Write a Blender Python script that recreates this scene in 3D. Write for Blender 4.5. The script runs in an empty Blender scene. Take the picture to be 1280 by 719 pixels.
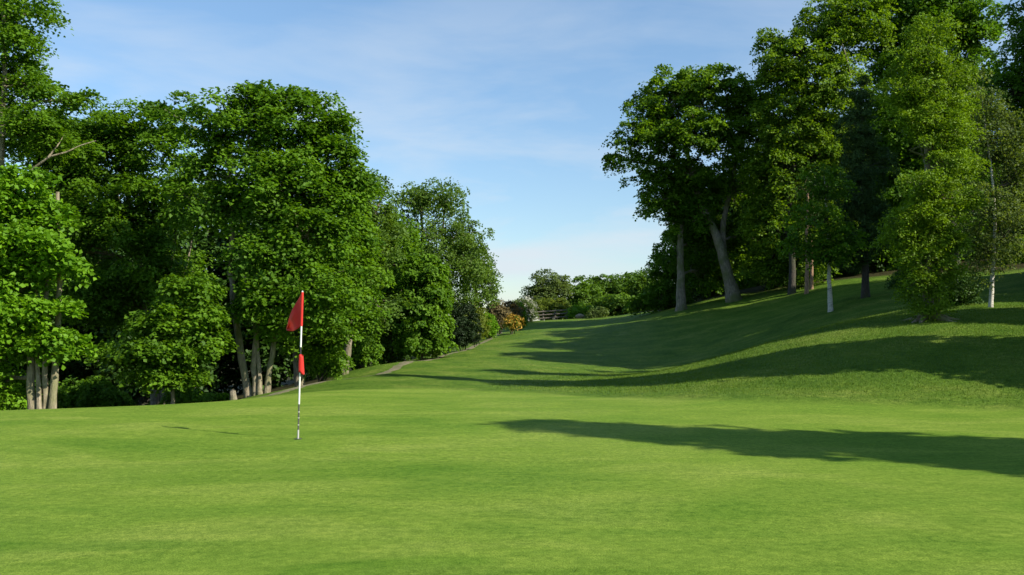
import bpy, math, random
import numpy as np
R = math.radians
scene = bpy.context.scene
COL = scene.collection

# ------------------------------------------------------------------ camera
F = 1150.0                      # focal length in pixels of the 1280 px wide frame
PITCH = R(2.42)
CAM = np.array([0.0, 0.0, 1.6])
cd = bpy.data.cameras.new("camera")
cd.sensor_width = 36.0
cd.lens = 36.0 * F / 1280.0
cd.clip_start = 0.05
cd.clip_end = 6000.0
cam = bpy.data.objects.new("camera", cd)
cam.location = CAM
cam.rotation_euler = (R(90) + PITCH, 0, 0)
COL.objects.link(cam)
scene.camera = cam

# ------------------------------------------------------------------ light
SUN_EL = R(35.5)
SUN_AZ = math.atan2(0.87, -0.49)          # measured clockwise from +Y: the sun stands to the right and behind the camera
sdir = np.array([math.sin(SUN_AZ) * math.cos(SUN_EL), math.cos(SUN_AZ) * math.cos(SUN_EL), math.sin(SUN_EL)])
world = bpy.data.worlds.new("World")
scene.world = world
world.use_nodes = True
wn = world.node_tree
wn.nodes.clear()
w_out = wn.nodes.new('ShaderNodeOutputWorld')
w_bg = wn.nodes.new('ShaderNodeBackground')
w_bg.inputs['Strength'].default_value = 0.108
w_sky = wn.nodes.new('ShaderNodeTexSky')
w_sky.sky_type = 'NISHITA'
w_sky.sun_disc = False
w_sky.sun_elevation = SUN_EL
w_sky.sun_rotation = SUN_AZ
w_sky.altitude = 60
w_sky.air_density = 1.0
w_sky.dust_density = 0.3
w_sky.ozone_density = 1.4
# thin wisps of high cloud, part of the sky itself
w_tc = wn.nodes.new('ShaderNodeTexCoord')
w_sep = wn.nodes.new('ShaderNodeSeparateXYZ')
wn.links.new(w_tc.outputs['Generated'], w_sep.inputs[0])
w_map = wn.nodes.new('ShaderNodeMapping')
w_map.inputs['Rotation'].default_value = (0, R(-22), R(8))
w_map.inputs['Scale'].default_value = (2.2, 1.2, 9.0)
wn.links.new(w_tc.outputs['Generated'], w_map.inputs['Vector'])
w_noise = wn.nodes.new('ShaderNodeTexNoise')
w_noise.inputs['Scale'].default_value = 1.6
w_noise.inputs['Detail'].default_value = 7
w_noise.inputs['Roughness'].default_value = 0.55
w_noise.inputs['Distortion'].default_value = 0.35
wn.links.new(w_map.outputs[0], w_noise.inputs['Vector'])
w_r = wn.nodes.new('ShaderNodeMapRange')
w_r.inputs['From Min'].default_value = 0.46
w_r.inputs['From Max'].default_value = 0.70
w_r.inputs['To Max'].default_value = 1.0
wn.links.new(w_noise.outputs[0], w_r.inputs['Value'])
w_alt = wn.nodes.new('ShaderNodeMapRange')          # thicker low down, gone high up
w_alt.inputs['From Min'].default_value = 0.0
w_alt.inputs['From Max'].default_value = 0.36
w_alt.inputs['To Min'].default_value = 1.0
w_alt.inputs['To Max'].default_value = 0.12
wn.links.new(w_sep.outputs['Z'], w_alt.inputs['Value'])
w_m = wn.nodes.new('ShaderNodeMath'); w_m.operation = 'MULTIPLY'
wn.links.new(w_r.outputs[0], w_m.inputs[0]); wn.links.new(w_alt.outputs[0], w_m.inputs[1])
w_mix = wn.nodes.new('ShaderNodeMixRGB')
w_mix.inputs['Color2'].default_value = (4.1, 4.5, 4.9, 1)
wn.links.new(w_m.outputs[0], w_mix.inputs['Fac'])
w_tone = wn.nodes.new('ShaderNodeMapRange'); w_tone.data_type = 'FLOAT_VECTOR'     # clear spring air: bluer, less glare at the horizon
w_tone.inputs[7].default_value = (0.0, 0.0, 0.0); w_tone.inputs[8].default_value = (0.42, 0.42, 0.42)
w_tone.inputs[9].default_value = (0.66, 0.72, 0.78); w_tone.inputs[10].default_value = (0.93, 1.05, 1.08)
w_zz = wn.nodes.new('ShaderNodeCombineXYZ')
for k_ in range(3): wn.links.new(w_sep.outputs['Z'], w_zz.inputs[k_])
wn.links.new(w_zz.outputs[0], w_tone.inputs[6])
w_mul = wn.nodes.new('ShaderNodeMixRGB'); w_mul.blend_type = 'MULTIPLY'; w_mul.inputs['Fac'].default_value = 1
wn.links.new(w_sky.outputs[0], w_mul.inputs['Color1']); wn.links.new(w_tone.outputs[1], w_mul.inputs['Color2'])
wn.links.new(w_mul.outputs[0], w_mix.inputs['Color1'])
wn.links.new(w_mix.outputs[0], w_bg.inputs['Color'])
wn.links.new(w_bg.outputs[0], w_out.inputs['Surface'])

sl = bpy.data.lights.new("sun", 'SUN')
sl.energy = 4.9
sl.angle = R(0.53)
sl.color = (1.0, 0.93, 0.80)
so = bpy.data.objects.new("sun", sl)
from mathutils import Vector
so.rotation_euler = Vector(sdir).to_track_quat('Z', 'Y').to_euler()
so.location = (30, -20, 40)
COL.objects.link(so)
vs = scene.view_settings
vs.view_transform = 'Standard'; vs.look = 'None'; vs.gamma = 1.0; vs.use_curve_mapping = False
vs.exposure = 0.75
scene.cycles.max_bounces = 6
scene.cycles.diffuse_bounces = 3
scene.cycles.glossy_bounces = 2
scene.cycles.transmission_bounces = 4
scene.cycles.transparent_max_bounces = 4
scene.cycles.caustics_reflective = False
scene.cycles.caustics_refractive = False

# ------------------------------------------------------------------ helpers
def P(px, py, Y):
    """world point that stands Y metres away and shows at pixel (px, py) of the 1280x719 photo"""
    vx = (px - 640.0) / F; vz = -(py - 359.5) / F
    c, s = math.cos(PITCH), math.sin(PITCH)
    d = np.array([vx, c - s * vz, s + c * vz])
    return CAM + d * (Y / d[1])

def noise3(p, seed=0):
    """cheap smooth noise in about -1..1 for numpy points"""
    r = np.random.RandomState(seed)
    v = np.zeros(len(p))
    for k in range(5):
        d = r.normal(size=3); ph = r.rand() * 6.28
        v += np.sin(p @ d * (0.8 + 0.55 * k) + ph) / (1 + 0.35 * k)
    return v / 2.2

# ---- terrain: thin plate spline through surveyed points (pixel, pixel, depth)
SURV = [
 (0,719,5.9),(320,719,5.9),(640,719,5.9),(960,719,5.9),(1280,719,5.9),
 (0,620,8.7),(640,620,8.7),(1280,620,8.7),
 (100,552,12.6),(372,549,12.9),(640,549,13.0),(900,551,13.0),(1250,556,12.6),
 (0,513,19.0),(100,510,19.3),(200,506,19.7),(300,500,20.5),(380,490,23),
 (480,500,20),(560,500,20),(640,501,19.6),
 (325,492,27.8),(400,478,29),(480,466,32),(480,455,39),(560,442,48),(600,430,57),
 (540,470,32),(560,487,24.5),
 (640,489,24),(640,470,33),(640,450,43),(640,430,56),(640,414,70),(650,403,84),
 (700,494,22.5),(700,480,28),(700,470,33),(700,450,43),(700,430,55),(700,412,72),(700,401,88),
 (760,496,21.5),(760,484,25.5),(760,474,32),(760,450,44),(760,430,54),(770,405,72),(770,397,82),
 (830,502,19.4),(850,494,21),(850,481,24),(850,473,27),(850,465,37),(850,450,44),(850,425,52),(850,400,62),(850,384,70),
 (950,507,18.2),(950,495,20),(950,472,23.3),(950,450,26.3),(950,433,30),(950,424,41),(950,404,51),(950,385,60),(930,370,68),
 (1050,509,17.9),(1050,495,19.6),(1050,466,22.2),(1050,435,25.6),(1050,408,30),(1050,397,40),(1050,376,48),(1050,357,60),
 (1160,511,17.6),(1160,495,19.3),(1160,462,21.5),(1160,430,24.5),(1160,404,28),(1160,386,34),(1160,366,44),(1160,348,58),
 (1280,512,17.3),(1280,495,19),(1280,460,20.9),(1280,425,24),(1280,402,27),(1280,382,32.5),(1280,362,42.5),(1280,342,57),
]
pts = [P(*s) for s in SURV]
# places the camera cannot see: the fall of the ground behind the green's left edge, and the surroundings
HID = [(-9.5,24,-0.75),(-15,25,-1.0),(-9,31,-1.15),(-16,32,-1.5),(-24,30,-1.7),(-13,38,-1.6),(-20,45,-2.2),(-32,40,-2.6),(-7.6,36,-0.75),
       (-9,46,-1.0),(-6,56,-0.4),(-12,60,-1.8),(-4,80,0.6),(-25,70,-2.8),(-14,12,0.0),(-20,20,-0.6),(-30,10,-0.6),(-12,3,0.1),(-6,0,0.03),(0,0,0),(6,0,0.03),
       (0,-15,0),(15,-15,0.4),(-15,-15,0),(12,4,0.10),(13,10,0.35),(20,5,1.1),(20,14,1.9),(28,20,3.0),(30,5,2.2),(40,30,5.2),(30,45,4.8),(42,60,7.0),(30,75,7.2),
       (15,90,3.4),(10,92,2.5),(9,106,2.2),(5,110,2.0),(-10,110,1.0),(-30,110,-1.5),(30,110,5.6),(55,90,8.5),(60,40,7.5),(60,5,5),(-50,60,-3.5),(-50,15,-2)]
for h in HID: pts.append(np.array(h, float))
pts = np.array(pts)
def tps_fit(xy, z, lam):
    n = len(xy)
    d = np.linalg.norm(xy[:, None] - xy[None], axis=2)
    K = np.where(d > 0, d * d * np.log(d + 1e-9), 0) + lam * np.eye(n)
    Pm = np.hstack([np.ones((n, 1)), xy])
    A = np.zeros((n + 3, n + 3)); A[:n, :n] = K; A[:n, n:] = Pm; A[n:, :n] = Pm.T
    return np.linalg.solve(A, np.concatenate([z, np.zeros(3)]))
TX = pts[:, :2] / 20.0
TW = tps_fit(TX, pts[:, 2], 0.004)
def height(xy):
    xy = np.atleast_2d(np.asarray(xy, float))
    out = np.empty(len(xy))
    for i in range(0, len(xy), 20000):
        q = xy[i:i + 20000]
        # beyond the surveyed area the ground flattens out: the query point is drawn back to its rim
        c = np.array([0.0, 45.0]); v = q - c; r = np.linalg.norm(v, axis=1)
        k = np.where(r > 75, 75 / np.maximum(r, 1e-6), 1.0)
        qq = (c + v * k[:, None]) / 20.0
        d = np.linalg.norm(qq[:, None] - TX[None], axis=2)
        z = np.where(d > 0, d * d * np.log(d + 1e-9), 0) @ TW[:len(TX)] + TW[-3] + qq @ TW[-2:]
        out[i:i + 20000] = z
    return out
def H(x, y): return float(height([[x, y]])[0])

# ------------------------------------------------------------------ mesh helpers
def mesh_obj(name, verts, faces, mat, parent=None, smooth=False, tint=None):
    """verts n x 3 array; faces: an m x k array or a list"""
    me = bpy.data.meshes.new(name)
    if isinstance(faces, np.ndarray):
        m, k = faces.shape
        me.vertices.add(len(verts)); me.vertices.foreach_set('co', np.asarray(verts, np.float32).ravel())
        me.loops.add(m * k); me.loops.foreach_set('vertex_index', faces.astype(np.int32).ravel())
        me.polygons.add(m)
        me.polygons.foreach_set('loop_start', np.arange(m, dtype=np.int32) * k)
        me.polygons.foreach_set('loop_total', np.full(m, k, np.int32))
        me.update(calc_edges=True)
    else:
        me.from_pydata([tuple(map(float, v)) for v in verts], [], faces)
        me.update()
    if smooth: me.polygons.foreach_set('use_smooth', np.ones(len(me.polygons), bool))
    if tint is not None:
        a = me.attributes.new('tint', 'FLOAT', 'FACE'); a.data.foreach_set('value', np.asarray(tint, np.float32))
    if mat is not None: me.materials.append(mat)
    o = bpy.data.objects.new(name, me); COL.objects.link(o)
    if parent is not None: o.parent = parent
    return o
def thing(name, label, cat, loc, group=None):
    o = bpy.data.objects.new(name, None); COL.objects.link(o)
    o.empty_display_size = 0.3
    o.location = [float(v) for v in loc]; tag(o, label, cat, group)
    return o
def tag(o, label=None, cat=None, group=None, kind=None):
    if label: o['label'] = label
    if cat: o['category'] = cat
    if group: o['group'] = group
    if kind: o['kind'] = kind
    return o

class Tubes:
    def __init__(s): s.v = []; s.f = []; s.n = 0
    def add(s, pts, rad, sides=8, wob=0.0, rng=None, cap=True):
        pts = np.asarray(pts, float); m = len(pts)
        rad = np.broadcast_to(np.asarray(rad, float), (m,))
        t = np.gradient(pts, axis=0); t /= np.maximum(np.linalg.norm(t, axis=1), 1e-9)[:, None]
        ref = np.array([1.0, 0.1, 0.05]) if abs(t[0][0]) < 0.8 else np.array([0, 1.0, 0.1])
        a = np.linspace(0, 2 * math.pi, sides, endpoint=False)
        rings = []
        for i in range(m):
            u = np.cross(t[i], ref); u /= np.linalg.norm(u); w = np.cross(t[i], u)
            rr = rad[i] * (1 + (wob * rng.normal(size=sides) if wob else 0))
            rings.append(pts[i] + (np.cos(a) * rr)[:, None] * u + (np.sin(a) * rr)[:, None] * w)
        b = s.n
        for rg in rings: s.v.append(rg)
        for i in range(m - 1):
            for j in range(sides):
                k = (j + 1) % sides
                s.f.append((b + i * sides + j, b + i * sides + k, b + (i + 1) * sides + k, b + (i + 1) * sides + j))
        s.n += m * sides
    def build(s, name, mat, parent=None, org=None):
        v = np.vstack(s.v)
        if org is not None: v = v - org
        return mesh_obj(name, v, np.array(s.f), mat, parent, smooth=True)

# ------------------------------------------------------------------ materials
def newmat(name):
    m = bpy.data.materials.new(name); m.use_nodes = True
    nt = m.node_tree
    b = nt.nodes['Principled BSDF']
    return m, nt, b
def N(nt, kind, **kw):
    n = nt.nodes.new('ShaderNode' + kind)
    for k, v in kw.items():
        if k in n.inputs.keys(): n.inputs[k].default_value = v
        else: setattr(n, k, v)
    return n
def ramp(nt, stops, src):
    r = nt.nodes.new('ShaderNodeValToRGB')
    e = r.color_ramp.elements
    while len(e) < len(stops): e.new(0.5)
    for i, (p, c) in enumerate(stops):
        e[i].position = p; e[i].color = (*c, 1)
    nt.links.new(src, r.inputs['Fac'])
    return r
def leaf_mat(name, dark, light, trans=0.46, rough=0.55, trcol=None, spec=0.2):
    m, nt, b = newmat(name)
    at = N(nt, 'Attribute', attribute_name='tint')
    rp = ramp(nt, [(0.0, dark), (1.0, light)], at.outputs['Fac'])
    nt.links.new(rp.outputs[0], b.inputs['Base Color'])
    b.inputs['Roughness'].default_value = rough
    b.inputs['Specular IOR Level'].default_value = spec
    tr = N(nt, 'BsdfTranslucent')
    g = N(nt, 'MixRGB', blend_type='MULTIPLY'); g.inputs['Fac'].default_value = 1
    g.inputs['Color2'].default_value = (*(trcol or (1.35, 1.3, 0.4)), 1)
    nt.links.new(rp.outputs[0], g.inputs['Color1']); nt.links.new(g.outputs[0], tr.inputs['Color'])
    mx = N(nt, 'MixShader'); mx.inputs['Fac'].default_value = trans
    nt.links.new(b.outputs[0], mx.inputs[1]); nt.links.new(tr.outputs[0], mx.inputs[2])
    nt.links.new(mx.outputs[0], nt.nodes['Material Output'].inputs['Surface'])
    return m
def bark_mat(name, c1, c2, moss=None, bands=False):
    m, nt, b = newmat(name)
    tc = N(nt, 'TexCoord')
    mp = N(nt, 'Mapping'); mp.inputs['Scale'].default_value = (6, 6, 1.6) if not bands else (3, 3, 14)
    nt.links.new(tc.outputs['Object'], mp.inputs[0])
    n1 = N(nt, 'TexNoise', Scale=2.2, Detail=6.0, Roughness=0.65)
    nt.links.new(mp.outputs[0], n1.inputs['Vector'])
    rp = ramp(nt, [(0.36 if bands else 0.3, c1), (0.46 if bands else 0.72, c2)], n1.outputs[0])
    col = rp.outputs[0]
    if moss:
        n2 = N(nt, 'TexNoise', Scale=1.1, Detail=4.0)
        nt.links.new(tc.outputs['Object'], n2.inputs['Vector'])
        r2 = ramp(nt, [(0.45, (0, 0, 0)), (0.62, (1, 1, 1))], n2.outputs[0])
        mx = N(nt, 'MixRGB'); mx.inputs['Color2'].default_value = (*moss, 1)
        nt.links.new(r2.outputs[0], mx.inputs['Fac']); nt.links.new(col, mx.inputs['Color1'])
        col = mx.outputs[0]
    nt.links.new(col, b.inputs['Base Color'])
    b.inputs['Roughness'].default_value = 0.9
    bp = N(nt, 'Bump'); bp.inputs['Strength'].default_value = 1.0; bp.inputs['Distance'].default_value = 0.06
    nt.links.new(n1.outputs[0], bp.inputs['Height']); nt.links.new(bp.outputs[0], b.inputs['Normal'])
    return m
M = {}
M['sycamore'] = leaf_mat('sycamore_leaf', (0.048, 0.118, 0.007), (0.130, 0.262, 0.014))
M['bright'] = leaf_mat('young_leaf', (0.080, 0.190, 0.008), (0.165, 0.330, 0.012), 0.4)
M['mid'] = leaf_mat('broad_leaf', (0.058, 0.138, 0.008), (0.145, 0.280, 0.015))
M['birch'] = leaf_mat('birch_leaf', (0.065, 0.130, 0.016), (0.135, 0.230, 0.032))
M['beech'] = leaf_mat('beech_leaf', (0.062, 0.138, 0.008), (0.160, 0.285, 0.015))
M['dark'] = leaf_mat('shade_darkened_leaf', (0.022, 0.058, 0.009), (0.055, 0.120, 0.014), 0.2)  # leaf green darkened: under-canopy shade is put into the colour
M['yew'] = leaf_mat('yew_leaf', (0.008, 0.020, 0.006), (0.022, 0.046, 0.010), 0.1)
M['pine'] = leaf_mat('pine_needle', (0.028, 0.070, 0.016), (0.085, 0.150, 0.034), 0.1)
M['larch'] = leaf_mat('larch_needle', (0.095, 0.180, 0.009), (0.200, 0.325, 0.014), 0.35)
M['thin'] = leaf_mat('grey_green_leaf', (0.07, 0.12, 0.025), (0.15, 0.205, 0.055))
M['yellowgreen'] = leaf_mat('yellow_green_leaf', (0.10, 0.15, 0.015), (0.19, 0.24, 0.03))
M['wood'] = leaf_mat('far_leaf', (0.060, 0.130, 0.012), (0.130, 0.235, 0.025))
M['brown'] = leaf_mat('brown_leaf', (0.10, 0.085, 0.035), (0.21, 0.17, 0.075), 0.25, trcol=(1.1, 1, .8))
M['orange'] = leaf_mat('orange_blossom', (0.24, 0.14, 0.03), (0.44, 0.22, 0.04), 0.3, trcol=(1.1, 1, .8))
M['sun_tinted_beech'] = leaf_mat('sun_tinted_beech_leaf', (0.07, 0.15, 0.008), (0.18, 0.29, 0.016))  # beech green brightened and yellowed, sunlight painted into the leaf colour
M['yellow'] = leaf_mat('yellow_blossom', (0.34, 0.22, 0.03), (0.54, 0.34, 0.05), 0.3, trcol=(1.1, 1, .8))
M['white'] = leaf_mat('white_blossom', (0.26, 0.28, 0.20), (0.62, 0.62, 0.52), 0.3, trcol=(1, 1, .9))
M['bark'] = bark_mat('grey_bark', (0.07, 0.058, 0.04), (0.33, 0.28, 0.20), (0.12, 0.13, 0.045))
M['palebark'] = bark_mat('pale_bark', (0.10, 0.08, 0.048), (0.42, 0.355, 0.245), (0.15, 0.155, 0.06))
M['darkbark'] = bark_mat('dark_bark', (0.025, 0.02, 0.016), (0.085, 0.07, 0.055), (0.045, 0.05, 0.022))
M['birchbark'] = bark_mat('birch_bark', (0.08, 0.07, 0.06), (0.62, 0.58, 0.50), bands=True)
M['redbark'] = bark_mat('red_bark', (0.14, 0.08, 0.045), (0.42, 0.26, 0.15))

# ------------------------------------------------------------------ ground
def ground_mat():
    m, nt, b = newmat('grass')
    geo = N(nt, 'NewGeometry')
    L = nt.links.new
    pos = geo.outputs['Position']
    rough = N(nt, 'Attribute', attribute_name='rough')        # 0 mown green, 1 semi-rough
    def noise(scale, detail=4.0, rg=0.55, stretch=None, dist=0.0):
        n = N(nt, 'TexNoise', Scale=scale, Detail=detail, Roughness=rg, Distortion=dist)
        if stretch:
            mp = N(nt, 'Mapping'); mp.inputs['Scale'].default_value = stretch
            L(pos, mp.inputs[0]); L(mp.outputs[0], n.inputs['Vector'])
        else: L(pos, n.inputs['Vector'])
        return n.outputs[0]
    # the green: broad patches of two grasses
    big = noise(0.38, 5.0, 0.6, (0.8, 1.5, 1), 0.6)
    g1 = ramp(nt, [(0.34, (0.100, 0.182, 0.019)), (0.50, (0.133, 0.212, 0.025)), (0.66, (0.172, 0.240, 0.038))], big)
    med = noise(2.6, 9.0, 0.78, (0.7, 1.25, 1))
    g2 = ramp(nt, [(0.30, (0.60, 0.68, 0.6)), (0.5, (1, 1, 1)), (0.72, (1.42, 1.25, 1.35))], med)
    mg = N(nt, 'MixRGB', blend_type='MULTIPLY'); mg.inputs['Fac'].default_value = 0.55
    L(g1.outputs[0], mg.inputs['Color1']); L(g2.outputs[0], mg.inputs['Color2'])
    fine = noise(85.0, 4.0, 0.85)
    g3 = ramp(nt, [(0.34, (0.40, 0.48, 0.35)), (0.5, (0.97, 0.98, 0.95)), (0.68, (1.65, 1.50, 1.75))], fine)
    mf = N(nt, 'MixRGB', blend_type='MULTIPLY'); mf.inputs['Fac'].default_value = 1.0
    L(mg.outputs[0], mf.inputs['Color1']); L(g3.outputs[0], mf.inputs['Color2'])
    mid = noise(13.0, 4.0, 0.75)
    g4 = ramp(nt, [(0.36, (0.68, 0.74, 0.65)), (0.5, (1, 1, 1)), (0.66, (1.32, 1.22, 1.35))], mid)
    mf2 = N(nt, 'MixRGB', blend_type='MULTIPLY'); mf2.inputs['Fac'].default_value = 0.75
    L(mf.outputs[0], mf2.inputs['Color1']); L(g4.outputs[0], mf2.inputs['Color2']); mf = mf2
    # the semi-rough
    rb = noise(0.55, 6.0, 0.65)
    r1 = ramp(nt, [(0.32, (0.055, 0.115, 0.013)), (0.50, (0.088, 0.155, 0.018)), (0.68, (0.140, 0.192, 0.032))], rb)
    rm = noise(5.5, 5.0, 0.75)
    r2 = ramp(nt, [(0.34, (0.55, 0.62, 0.55)), (0.52, (1, 1, 1)), (0.70, (1.5, 1.32, 1.5))], rm)
    mr = N(nt, 'MixRGB', blend_type='MULTIPLY'); mr.inputs['Fac'].default_value = 0.85
    L(r1.outputs[0], mr.inputs['Color1']); L(r2.outputs[0], mr.inputs['Color2'])
    rf = noise(22.0, 3.0, 0.8)
    r3 = ramp(nt, [(0.34, (0.4, 0.46, 0.35)), (0.52, (1, 1, 1)), (0.70, (1.55, 1.45, 1.5))], rf)
    mr2 = N(nt, 'MixRGB', blend_type='MULTIPLY'); mr2.inputs['Fac'].default_value = 0.6
    L(mr.outputs[0], mr2.inputs['Color1']); L(r3.outputs[0], mr2.inputs['Color2'])
    mx = N(nt, 'MixRGB')
    L(rough.outputs['Fac'], mx.inputs['Fac']); L(mf.outputs[0], mx.inputs['Color1']); L(mr2.outputs[0], mx.inputs['Color2'])
    nap = N(nt, 'Attribute', attribute_name='nap')
    mn = N(nt, 'MixRGB', blend_type='MULTIPLY'); mn.inputs['Color2'].default_value = (0.66, 0.80, 0.62, 1)
    L(nap.outputs['Fac'], mn.inputs['Fac']); L(mx.outputs[0], mn.inputs['Color1']); mx = mn
    # bare woodland floor under the trees
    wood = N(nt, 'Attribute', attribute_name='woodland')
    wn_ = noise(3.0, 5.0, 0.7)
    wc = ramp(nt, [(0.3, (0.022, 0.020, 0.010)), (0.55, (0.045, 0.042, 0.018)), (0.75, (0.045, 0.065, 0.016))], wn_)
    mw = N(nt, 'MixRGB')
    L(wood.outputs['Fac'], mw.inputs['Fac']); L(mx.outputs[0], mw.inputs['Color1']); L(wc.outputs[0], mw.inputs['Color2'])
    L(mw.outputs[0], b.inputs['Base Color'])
    b.inputs['Roughness'].default_value = 0.75
    b.inputs['Specular IOR Level'].default_value = 0.04
    # bump: blades on the green, tussocks in the rough
    bp1 = N(nt, 'Bump'); bp1.inputs['Strength'].default_value = 0.5; bp1.inputs['Distance'].default_value = 0.02
    L(fine, bp1.inputs['Height'])
    mu = N(nt, 'Math', operation='MULTIPLY'); L(rm, mu.inputs[0]); L(rough.outputs['Fac'], mu.inputs[1])
    bp2 = N(nt, 'Bump'); bp2.inputs['Strength'].default_value = 0.7; bp2.inputs['Distance'].default_value = 0.10
    L(mu.outputs[0], bp2.inputs['Height']); L(bp1.outputs[0], bp2.inputs['Normal'])
    L(bp2.outputs[0], b.inputs['Normal'])
    return m
def warp(a, near, mid, far, n1, n2):
    """symmetric 1-d grid: fine to `near`, coarser to `mid`, geometric to `far`"""
    u = np.concatenate([np.linspace(0, near, n1), np.linspace(near, mid, n2)[1:], np.geomspace(mid, far, 14)[1:]])
    return np.concatenate([-u[:0:-1], u]) + a
gx = warp(4, 26, 90, 2500, 130, 80)
gy = warp(32, 32, 100, 2500, 190, 70)
gy = np.unique(np.concatenate([gy[(gy < 4) | (gy > 14)], np.linspace(4, 14, 125)]))
X, Y = np.meshgrid(gx, gy)
xy = np.column_stack([X.ravel(), Y.ravel()])
z = height(xy)
p3 = np.column_stack([xy * 0.6, np.zeros(len(xy))])
undul = noise3(p3 * 0.9, 3) * 0.03 + noise3(p3 * 2.3, 4) * 0.012
# zones: distance outside the green's edge
def green_edge(xy):
    x, y = xy[:, 0], xy[:, 1]
    # back edge of the green as y over x; it bulges and the fringe begins behind it
    ex = np.interp(x, [-30, -12, -6, -2, 0.5, 3, 5, 8, 12, 20], [20.5, 20.5, 22.5, 24.5, 23.5, 20.5, 18.9, 17.9, 16.6, 12])
    return y - ex
ge = green_edge(xy)
rough = np.clip(ge / 0.9 + 0.5, 0, 1)
# woodland floor: left of the path line and behind
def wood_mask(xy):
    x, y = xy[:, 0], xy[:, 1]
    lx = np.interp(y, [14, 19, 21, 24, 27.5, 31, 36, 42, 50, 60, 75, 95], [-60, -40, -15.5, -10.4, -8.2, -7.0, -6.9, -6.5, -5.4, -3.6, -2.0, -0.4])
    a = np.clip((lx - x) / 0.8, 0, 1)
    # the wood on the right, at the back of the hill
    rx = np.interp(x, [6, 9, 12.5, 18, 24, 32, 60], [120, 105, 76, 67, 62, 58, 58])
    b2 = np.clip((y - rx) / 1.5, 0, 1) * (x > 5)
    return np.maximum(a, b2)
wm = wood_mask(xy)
# patches where the mower has laid the grass the other way
def ell(px, py, Y_, rx, ry, rot=0.0):
    c = P(px, py, Y_)[:2]; d = xy - c
    u = (d[:, 0] * math.cos(rot) + d[:, 1] * math.sin(rot)) / rx; v = (-d[:, 0] * math.sin(rot) + d[:, 1] * math.cos(rot)) / ry
    return np.clip((1.15 - np.sqrt(u * u + v * v)) / 0.3, 0, 1)
nap = np.maximum.reduce([0.9 * ell(40, 684, 6.7, 1.5, 0.20, 0.06), 0.7 * ell(225, 678, 6.75, 0.7, 0.10, 0.1), 0.7 * ell(480, 706, 6.1, 0.8, 0.22, 0.25), 0.45 * ell(640, 712, 5.95, 1.4, 0.10, 0.0), 0.45 * ell(330, 590, 10.2, 2.2, 0.8, 0.1),
                         0.4 * ell(120, 560, 12.2, 1.6, 0.8), 0.4 * ell(840, 640, 8.0, 1.7, 0.45, 0.1), 0.35 * ell(520, 530, 15.5, 2.2, 0.9)])
nap = nap * np.clip(1 + 0.5 * noise3(np.column_stack([xy * 1.7, np.zeros(len(xy))]), 12), 0, 1.4)
# a drop of a few cm in the turf where the rough ends on the green makes its dark seam
z = z + undul * np.clip(rough, 0.25, 1)
z += np.where(ge > 0, np.clip(ge / 0.6, 0, 1) * 0.05, 0) * np.clip((xy[:, 0] + 1) / 5, 0, 1)
nx, ny = len(gx), len(gy)
ii = np.arange(nx * ny).reshape(ny, nx)
gf = np.stack([ii[:-1, :-1], ii[:-1, 1:], ii[1:, 1:], ii[1:, :-1]], -1).reshape(-1, 4)
ground = mesh_obj('ground', np.column_stack([xy, z]), gf, ground_mat(), smooth=True)
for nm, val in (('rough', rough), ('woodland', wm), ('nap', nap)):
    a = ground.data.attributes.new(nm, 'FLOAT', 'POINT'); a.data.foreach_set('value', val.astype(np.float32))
tag(ground, 'mown golf green rising into a shadowed grassy hillside', kind='structure')
# exact height of the finished sheet
from mathutils.bvhtree import BVHTree
bvh = BVHTree.FromPolygons([tuple(v) for v in np.column_stack([xy, z]).tolist()], gf.tolist())
def HG(x, y):
    hit = bvh.ray_cast(Vector((x, y, 200)), Vector((0, 0, -1)))
    return hit[0].z if hit[0] is not None else H(x, y)

# worn path along the left edge of the grass
def path_mat():
    m, nt, b = newmat('worn_path')
    geo = N(nt, 'NewGeometry')
    n1 = N(nt, 'TexNoise', Scale=2.2, Detail=7.0, Roughness=0.7); nt.links.new(geo.outputs['Position'], n1.inputs['Vector'])
    rp = ramp(nt, [(0.34, (0.07, 0.12, 0.02)), (0.45, (0.11, 0.11, 0.04)), (0.56, (0.17, 0.145, 0.08)), (0.72, (0.24, 0.205, 0.135))], n1.outputs[0])
    nt.links.new(rp.outputs[0], b.inputs['Base Color']); b.inputs['Roughness'].default_value = 0.95
    bp = N(nt, 'Bump'); bp.inputs['Distance'].default_value = 0.04; bp.inputs['Strength'].default_value = 0.6
    nt.links.new(n1.outputs[0], bp.inputs['Height']); nt.links.new(bp.outputs[0], b.inputs['Normal'])
    return m
PATH = [P(298,502,22.3), P(345,490,25.2), P(400,479,28.7), P(440,470,31.5), P(480,461,35), P(520,449.5,41), P(560,438,48), P(600,428.5,58), P(622,417,68), P(640,408,78)]
pc = np.array(PATH)[:, :2]
tt = np.linspace(0, len(pc) - 1, 160)
pcx = np.interp(tt, np.arange(len(pc)), pc[:, 0]); pcy = np.interp(tt, np.arange(len(pc)), pc[:, 1])
k = np.ones(9) / 9
pcx[4:-4] = np.convolve(pcx, k, 'valid'); pcy[4:-4] = np.convolve(pcy, k, 'valid')
rng = np.random.RandomState(5)
dx = np.gradient(pcx); dy = np.gradient(pcy); ln = np.hypot(dx, dy)
wid = np.interp(tt, [0, 1, 2, 3, 4, 6, 9], [0.10, 0.22, 0.30, 0.48, 0.24, 0.2, 0.2])
pv = []
for i in range(160):
    for s in (-1, -0.4, 0.2, 1):
        e = abs(s) == 1
        w = wid[i] * s * (1 + (0.45 * rng.uniform(-1, 1) if e else 0))
        x, y = pcx[i] - dy[i] / ln[i] * w, pcy[i] + dx[i] / ln[i] * w
        pv.append((x, y, HG(x, y) + (0.003 if e else 0.016)))
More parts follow.
